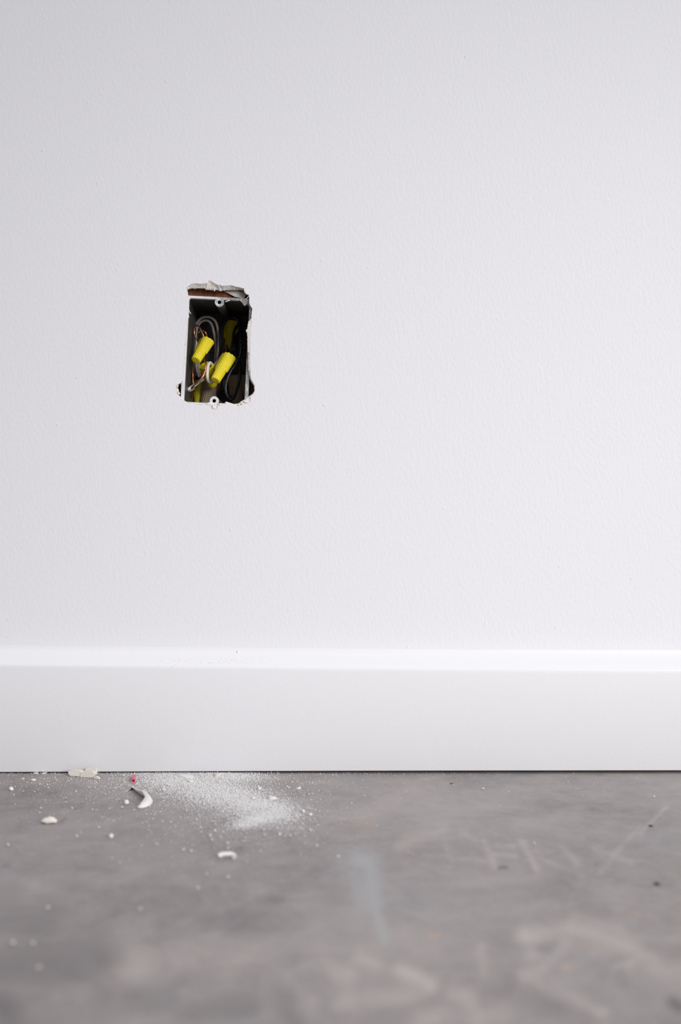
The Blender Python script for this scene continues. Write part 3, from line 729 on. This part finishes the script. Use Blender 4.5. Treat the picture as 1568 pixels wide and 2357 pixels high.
def crumb(name, px, py, wpx, hpx, seed, mat, label, group, cat='crumb', depth=1.0, rough=0.45, sub=2, rot=0.0):
    """py is the crumb's base line"""
    k = mmpx(py); me = lump_mesh(name, 1.0, seed, sub, (1,1,1), rough)
    n = len(me.vertices); a = np.empty(n*3); me.vertices.foreach_get('co', a); a = a.reshape(-1,3)
    a -= (a.max(0)+a.min(0))/2; a /= (a.max(0)-a.min(0))
    a[:,2] = np.maximum(a[:,2], -0.36)
    a *= np.array([wpx*k, wpx*k*depth, hpx*k*1.12]); a[:,2] -= a[:,2].min()
    c, s = math.cos(rot), math.sin(rot); a[:,0], a[:,2] = a[:,0]*c - a[:,2]*s, a[:,0]*s + a[:,2]*c; a[:,2] -= a[:,2].min()
    me.vertices.foreach_set('co', a.ravel()); me.update()
    o = link(name, me, mat, None, True, 40); o.location = G(px, py - 0.5); o.location.y += wpx*k*depth*0.3; o.location.z = 0
    return tag(o, label, cat, group)
PC = 'plaster chunks on the floor'
crumb('plaster_chunk', 111, 1897, 38, 16, 3, M['plaster'], 'oblong cream plaster chunk alone on the concrete at the left', PC, 'plaster chunk', .55, .35, 3)
crumb('plaster_chunk', 25, 1820.5, 11.5, 8.5, 5, M['white_crumb'], 'small rounded white plaster chunk nearest the left edge of the photo, below the baseboard', PC, 'plaster chunk', .8)
crumb('plaster_chunk', 76.5, 1799, 12.5, 6, 9, M['white_crumb'], 'small flat-bottomed white plaster chunk left of the longest cream chunk', PC, 'plaster chunk', .7)
crumb('plaster_chunk', 292.5, 1853, 11.5, 11, 14, M['white_crumb'], 'smooth egg shaped white plaster chunk just left of the curled white strip', PC, 'plaster chunk', .8, .15, 3, .35)
crumb('plaster_chunk', 628, 1843, 21, 9.5, 17, M['plaster'], 'pointed cream plaster chunk at the right rim of the powder', PC, 'plaster chunk', .6, .4)
crumb('plaster_chunk', 584, 1841, 8, 8, 19, M['plaster'], 'dull cream plaster crumb left of the pointed cream chunk in the powder', PC, 'plaster chunk', .8)
crumb('plaster_chunk', 597, 1819, 9, 7, 22, M['white_crumb'], 'bright white plaster crumb at the right in the powder near the baseboard', PC, 'plaster chunk', .8)
crumb('plaster_chunk', 255.5, 1930, 11, 11, 26, M['white_crumb'], 'lone blurred white plaster crumb between the oblong chunk and the white tube piece', PC, 'plaster chunk', .8)
crumb('plaster_chunk', 715, 1878.5, 9.5, 6.5, 28, M['plaster'], 'flat cream crumb at the far right of the scattered debris', PC, 'plaster chunk', .7)
crumb('plaster_chunk', 698.5, 1871, 7.5, 7, 29, M['white_crumb'], 'round white crumb just left of the flat cream crumb', PC, 'plaster chunk', .8)
crumb('amber_grit', 422, 1879, 4, 4, 30, M['amber'], 'tiny orange grain on the concrete at the front of the powder', None, 'grit', .8)
def flakeobj(pts, lift, thick, mat, label, seed):
    bm = bmesh.new(); n = len(pts)
    up = [bm.verts.new(G(x, y) + Vector((0,0,lift*(0.3+0.7*abs(math.sin(i*1.7+seed))) + thick))) for i, (x, y) in enumerate(pts)]
    lo = [bm.verts.new(G(x, y) + Vector((0,0,0 if i % 2 == 0 else lift*0.2))) for i, (x, y) in enumerate(pts)]
    c = sum((v.co for v in up), Vector())/n; cv = bm.verts.new(c + Vector((0,0,thick*0.6))); cl = bm.verts.new(Vector((c.x,c.y,thick*.1)))
    for i in range(n):
        j = (i+1) % n
        bm.faces.new((up[i], up[j], cv)); bm.faces.new((lo[j], lo[i], cl)); bm.faces.new((up[i], lo[i], lo[j], up[j]))
    o = from_bm('plaster_flake', bm, mat, None, False)
    return tag(rebase(o), label, 'flake', 'plaster flakes in the powder')
flakeobj([(412,1789),(420,1785),(434,1785.5),(444,1788),(443,1791.5),(428,1792)], .0006, .0008, M['white_crumb'], 'long flat white plaster flake in the powder near the baseboard', 1)
flakeobj([(429,1799),(436,1795),(444,1797),(446,1800),(437,1802)], .0006, .0007, M['plaster'], 'short cream flake just in front of the long flat flake', 2)
flakeobj([(494,1791),(498,1785.5),(504,1784.5),(509,1784),(503,1789),(499,1791.5)], .0016, .0007, M['plaster'], 'tilted pointed flake in the powder near the baseboard', 3)
flakeobj([(500,1802),(503,1800),(507,1801),(505,1804)], .0008, .0006, M['plaster'], 'small cream flake in front of the tilted pointed flake', 4)
flakeobj([(682,1816),(688,1813.5),(693,1813.5),(693,1815.5),(687,1817)], .0004, .0005, M['white_crumb'], 'thin white sliver flake lying right of the powder', 5)
flakeobj([(372,1820),(378,1817),(385,1822),(386,1825),(380,1823)], .0012, .0005, M['white_crumb'], 'white flake standing just right of the curled strip', 6)
flakeobj([(76,1780.5),(86,1778.6),(89,1780),(82,1782)], .0004, .0004, M['white_crumb'], 'flat white flake under the baseboard left of the longest chunk', 7)
flakeobj([(95,1781),(104,1779),(109,1778.6),(104,1781),(98,1782)], .0004, .0004, M['plaster'], 'thin cream flake beside the flat white one under the baseboard', 8)
flakeobj([(49,1794),(53,1792),(57,1793),(56,1795)], .0004, .0004, M['white_crumb'], 'small flat white flake near the left edge of the photo', 9)

# curled strip: a bent ribbon of painted paper lying on its edge
path = [(290,1822),(297,1819),(306,1815.5),(316,1822),(327,1830),(337,1834),(345,1842),(346,1848),(338,1856),(326,1860),(318,1860)]
hh = [.0006,.0016,.0026,.0034,.0044,.0052,.0050,.0046,.0040,.0030,.0018]
tt = [.0003,.0004,.0006,.0008,.0011,.0016,.0021,.0024,.0026,.0024,.0016]
pp = catmull([G(x, y) for x, y in path], 6); m = len(pp)
V = []; fs = []; nr = 12
for i, p in enumerate(pp):
    u = i/(m-1)*(len(path)-1); j = min(int(u), len(path)-2); f = u-j
    h = hh[j]+(hh[j+1]-hh[j])*f; t = tt[j]+(tt[j+1]-tt[j])*f
    d = (pp[min(i+1,m-1)] - pp[max(i-1,0)]).normalized(); s = Vector((d.y, -d.x, 0))
    lean = 0.0030*math.sin(min(1, u/9.5)*math.pi)**0.7
    for k in range(nr):
        a = 2*math.pi*(k+.5)/nr; sq = lambda v: math.copysign(abs(v)**0.55, v); z = h/2*(1+sq(math.sin(a))); off = t*sq(math.cos(a))
        q = p + s*off + s*lean*(z/h)
        q += mnoise.noise_vector(q*500)*0.00018; q.z = max(0, z)
        V.append(q)
for i in range(m-1):
    for k in range(nr): fs.append((i*nr+k, i*nr+(k+1)%nr, (i+1)*nr+(k+1)%nr, (i+1)*nr+k))
fs += [tuple(range(nr)), tuple((m-1)*nr+k for k in range(nr))]
o = mesh_obj('curled_plaster_strip', V, fs, M['white_crumb'], None, True, 60)
tag(rebase(o), 'white curled strip of plaster bent like a crescent in front of the pink tube', 'plaster strip')

def hollow(name, path, ro, ri, mat, label, cat):
    n = 20; V = []; fs = []
    rows = []
    up = Vector((0,0,1)); m = len(path)
    fr = []
    for i, p in enumerate(path):
        t = (path[min(i+1,m-1)] - path[max(i-1,0)]).normalized(); u = (up - t*up.dot(t)).normalized(); up = u; fr.append((p, t.cross(u), u))
    for r, seq in ((ro, range(m)), (ri, range(m-1, -1, -1))):
        for i in seq:
            p, w, u = fr[i]
            for k in range(n):
                a = 2*math.pi*k/n; V.append(p + (w*math.cos(a)+u*math.sin(a))*r)
    T = 2*m
    for j in range(T):
        for k in range(n): fs.append((j*n+k, j*n+(k+1)%n, ((j+1)%T)*n+(k+1)%n, ((j+1)%T)*n+k))
    o = mesh_obj(name, V, fs, mat, None, True, 45)
    return tag(rebase(o), label, cat)
a = G(307, 1801.5); b = G(308.5, 1791.5); ro = .00160
hollow('wire_insulation_tube', [a + (b-a)*t + Vector((0,0,ro)) for t in (0,.33,.66,1)], ro, .00092, M['pink'], 'short pink plastic tube of wire insulation on the dusty floor by the baseboard', 'tube')
k = mmpx(1976); ro = 5.0*k
base = G(523, 1976)
pts = [(-20,-2,4.9),(-16,0,7.0),(-10,1,8.6),(0,1,9.0),(10,1,8.6),(15,-2,7.0),(17,-7,5.0)]
path = catmull([base + Vector((x*k, y*k*1.2+.001, max(z*k, ro))) for x, y, z in pts], 5)
hollow('wire_insulation_piece', path, ro, ro*.55, mat_plain('white_tube_plastic', (0.86, 0.85, 0.84), 0.3, 0.5), 'arched white piece of cut wire insulation in front of the powder', 'tube')

# single crumbs one can pick out (base pixel, size in px)
CR = [(735,1869,4.5),(665,1815,6),(661,1811,4),(673,1802,5),(677,1794,5),(711,1830,5),(719,1828.5,4.5),(809,1850.5,5.5),(839,1833,4),(708,1861,4.5),(712,1862,4.5),(654,1888,6),(714,1913,6.5),
      (668,1925,6.5),(732,1901,5),(730,1948,7),(779,1974,7),(228,1906,6),(166,1862,5),(175,1823,5),(91,1873,4.5),(94,1862,6),(18,1948,8),(111,2092,9),(455,2047,9),(525,2021,8),(475,2015,7),(440,1961,7),
      (422,1959,8),(525,1954,6),(560,1939,8),(462,1907,7),(463,1917,6),(494,1914,7),(452,1888,6),(430,1868,5.5),(536,1896,7),(644,1924,8),(607,1912,7),(637,1906,6),(656,1898,5),(700,1880,4),(726,1867,4),(716,1842,4),
      (690,1811,4),(684,1800,4),(640,1797,4),(703,1792,3.5),(719,1804,4),(720,1802,3.5),(281,1860,5.5),(163,1775+20,4),(126,1791,4),(127,1775+6,4),(284,1787,5),(287,1802,5),(261,1823,5),(252,1825,4.5),(235,1883,4),
      (341,1912,5.5),(374,1893,6),(393,1894,5),(357,1872,5),(337,1876,5),(309,1866,5),(262,1892,5),(240,1883,4),(177,1926,6),(185,1918,5),(257,1978,7),(275,1988,6),(325,1948,5),(361,1945,6),(523,1911,6),(539,1910,5),(566,1936,5),
      (484,1927,8),(487,1936,8),(524,1944,7),(565,1930,6),(645,1920,6),(610,1925,7),(1026,1834+0,3),(1112,1818,8),(1230,1944,7),(1506,1835,5),(1044,1808-0,4),(88,1818,3.5),(60,1812,3),(79,1824,4),(112,1815,4),(51,1810,3),(152,1838,4),(30,2175,12),(75,2175,10),(90,2230,12),(322,2095,8)]
meshes = [lump_mesh('plaster_crumb', 1.0, 50+i, 1, (1, .85, .8), .45) for i in range(6)]
for me in meshes:
    n = len(me.vertices); a = np.empty(n*3); me.vertices.foreach_get('co', a); a = a.reshape(-1,3); a -= (a.max(0)+a.min(0))/2; a /= (a.max(0)-a.min(0)); a[:,2] -= a[:,2].min()
    me.vertices.foreach_set('co', a.ravel()); me.update(); me.materials.append(M['white_crumb'])
more = []
while len(more) < 110:                      # the fringe of the powder
    c = random.random()
    if c < .55: x, y = random.gauss(560, 95), random.gauss(1885, 26)
    elif c < .8: x, y = random.gauss(400, 80), random.gauss(1850, 24)
    else: x, y = random.gauss(170, 110), random.gauss(1812, 22)
    if y < 1784 or x < 4 or x > 790: continue
    more.append((x, y, random.uniform(2.8, 4.8) + max(0, (y-1880)*0.02)))
def crumb_at(i, x, y, w):
    me = meshes[i % 6]; o = bpy.data.objects.new('plaster_crumb', me); COL.objects.link(o)
    k = mmpx(y); o.location = G(x, y); o.rotation_euler = (0, 0, random.uniform(0, 6.28)); s = w*k*0.95
    o.scale = (s, s*random.uniform(.75,1.1), s*random.uniform(.65,.95))
    return tag(o, 'tiny white plaster crumb, one of many scattered loose on the grey concrete', 'crumb', 'tiny loose plaster crumbs on the floor')
MARKS = [('the longest cream chunk', 192, 1788), ('the pink tube', 308, 1797), ('the curled white strip', 325, 1842), ('the oblong cream chunk', 111, 1895), ('the arched white tube piece', 523, 1975),
         ('the lone blurred crumb', 255, 1928), ('the pointed cream chunk', 628, 1842), ('the flat cream crumb', 715, 1877), ('the thickest patch of powder', 600, 1882), ('the bottom left corner of the photo', 5, 2350), ('the pale bluish smear', 840, 2060)]
ORD = ['nearest', 'second nearest', 'third nearest', 'fourth nearest', 'fifth nearest', 'sixth nearest', 'seventh nearest', 'eighth nearest']
big = {}
for i, (x, y, w) in enumerate(CR):
    if w < 5.5: continue
    nm, mx, my = min(MARKS, key=lambda q: math.hypot(x-q[1], (y-q[2])*1.6))
    dx, dy = x-mx, (y-my)*1.6
    way = ('right' if dx > 0 else 'left') if abs(dx) > abs(dy) else ('front' if dy > 0 else 'back')
    big.setdefault((nm, way), []).append((math.hypot(dx, dy), i))
own = {}
for (nm, way), lst in big.items():
    lst.sort()
    for q, (_, i) in enumerate(lst[:6]):
        place = {'right': 'to the right of', 'left': 'to the left of', 'front': 'in front of', 'back': 'behind'}[way]
        own[i] = "small white crumb, %s one %s %s" % (ORD[q], place, nm)
for i, (x, y, w) in enumerate(CR + more):
    o = crumb_at(i, x, y, w)
    if i in own: o['label'] = own[i]; o['group'] = 'larger single plaster crumbs on the floor'
# dark grit
for x, y, w in [(1499,1903,6),(1513,2037,9),(1039.5,1805,4)]:
    crumb('dark_grit', x, y, w*1.4, w*.5, int(x), M['darkchip'], {1499:'dark speck of grit at the right below the baseboard',1513:'dark speck of grit nearest the right edge of the photo',1039.5:'dark speck of grit close to the baseboard right of the powder'}[x], 'dark specks of grit', 'grit', .8)

# powder: one heap nobody could count
octv = np.array([(1,0,0),(-1,0,0),(0,1,0),(0,-1,0),(0,0,1),(0,0,-1)], float); octf = np.array([(0,2,4),(2,1,4),(1,3,4),(3,0,4),(2,0,5),(1,2,5),(3,1,5),(0,3,5)])
parts = []
def cloud(n, x, y, sx, sy, rot=0, uni=False, rmin=.00016, rmax=.00040):
    c, s = math.cos(math.radians(rot)), math.sin(math.radians(rot))
    if uni: u, v = rng.uniform(-sx, sx, n), rng.uniform(-sy, sy, n)
    else: u, v = rng.normal(0, sx, n), rng.normal(0, sy, n)
    parts.append(np.stack([x + u*c - v*s, y + u*s + v*c, np.where(rng.random(n) < .05, rng.uniform(.0004, .0007, n), rng.uniform(rmin, rmax, n))], -1))
cloud(5000, 612, 1866, 32, 11, 6); cloud(2300, 578, 1893, 21, 6, -10); cloud(3000, 600, 1872, 56, 20, 5)
cloud(9000, 495, 1815, 74, 19, 12); cloud(6000, 450, 1820, 72, 20, 10); cloud(5000, 535, 1787, 46, 7, 3); cloud(5500, 405, 1793, 62, 11, 4); cloud(3200, 560, 1838, 50, 15, 12)
cloud(2200, 540, 1840, 70, 20, 12); cloud(900, 330, 1810, 70, 22); cloud(900, 540, 1890, 110, 34); cloud(650, 180, 1795, 110, 12); cloud(300, 200, 1830, 130, 34)
cloud(900, 420, 1782, 260, 2.2); cloud(220, 700, 1815, 60, 25); cloud(220, 1000, 1800, 380, 20); cloud(160, 560, 1930, 170, 45)
pt = np.concatenate(parts); pt = pt[(pt[:,1] > 1778.4) & (pt[:,0] > -10) & (pt[:,0] < 1580)]
dist = H*F/(pt[:,1]-CY); cx = (pt[:,0]-CX)*dist/F; cyy = dist - D; r = pt[:,2]
# heaped a little where it lies thickest
heap = .0012*np.exp(-((pt[:,0]-612)/50)**2-((pt[:,1]-1866)/13)**2) + .0012*np.exp(-((pt[:,0]-577)/26)**2-((pt[:,1]-1892)/8)**2)
cz = r*0.7 + heap*rng.uniform(0,1,len(r))
ok = cyy < -0.0005; cx, cyy, cz, r = cx[ok], cyy[ok], cz[ok], r[ok]; n = len(r)
jit = rng.uniform(.7, 1.3, (n, 6, 1)); Vp = octv[None]*r[:,None,None]*jit
ang = rng.uniform(0, 6.28, n); ca, sa = np.cos(ang)[:,None], np.sin(ang)[:,None]
xr = Vp[:,:,0]*ca - Vp[:,:,1]*sa; yr = Vp[:,:,0]*sa + Vp[:,:,1]*ca
Vp = np.stack([xr + cx[:,None], yr + cyy[:,None], np.maximum(Vp[:,:,2] + cz[:,None], 0.00002)], -1).reshape(-1, 3)
Fp = (octf[None] + 6*np.arange(n)[:,None,None]).reshape(-1, 3)
o = link('plaster_powder', np_mesh('plaster_powder', Vp, Fp), M['dust'], None, False)
tag(o, 'fine white plaster powder spilled on the concrete in front of the baseboard', 'powder', kind='stuff')
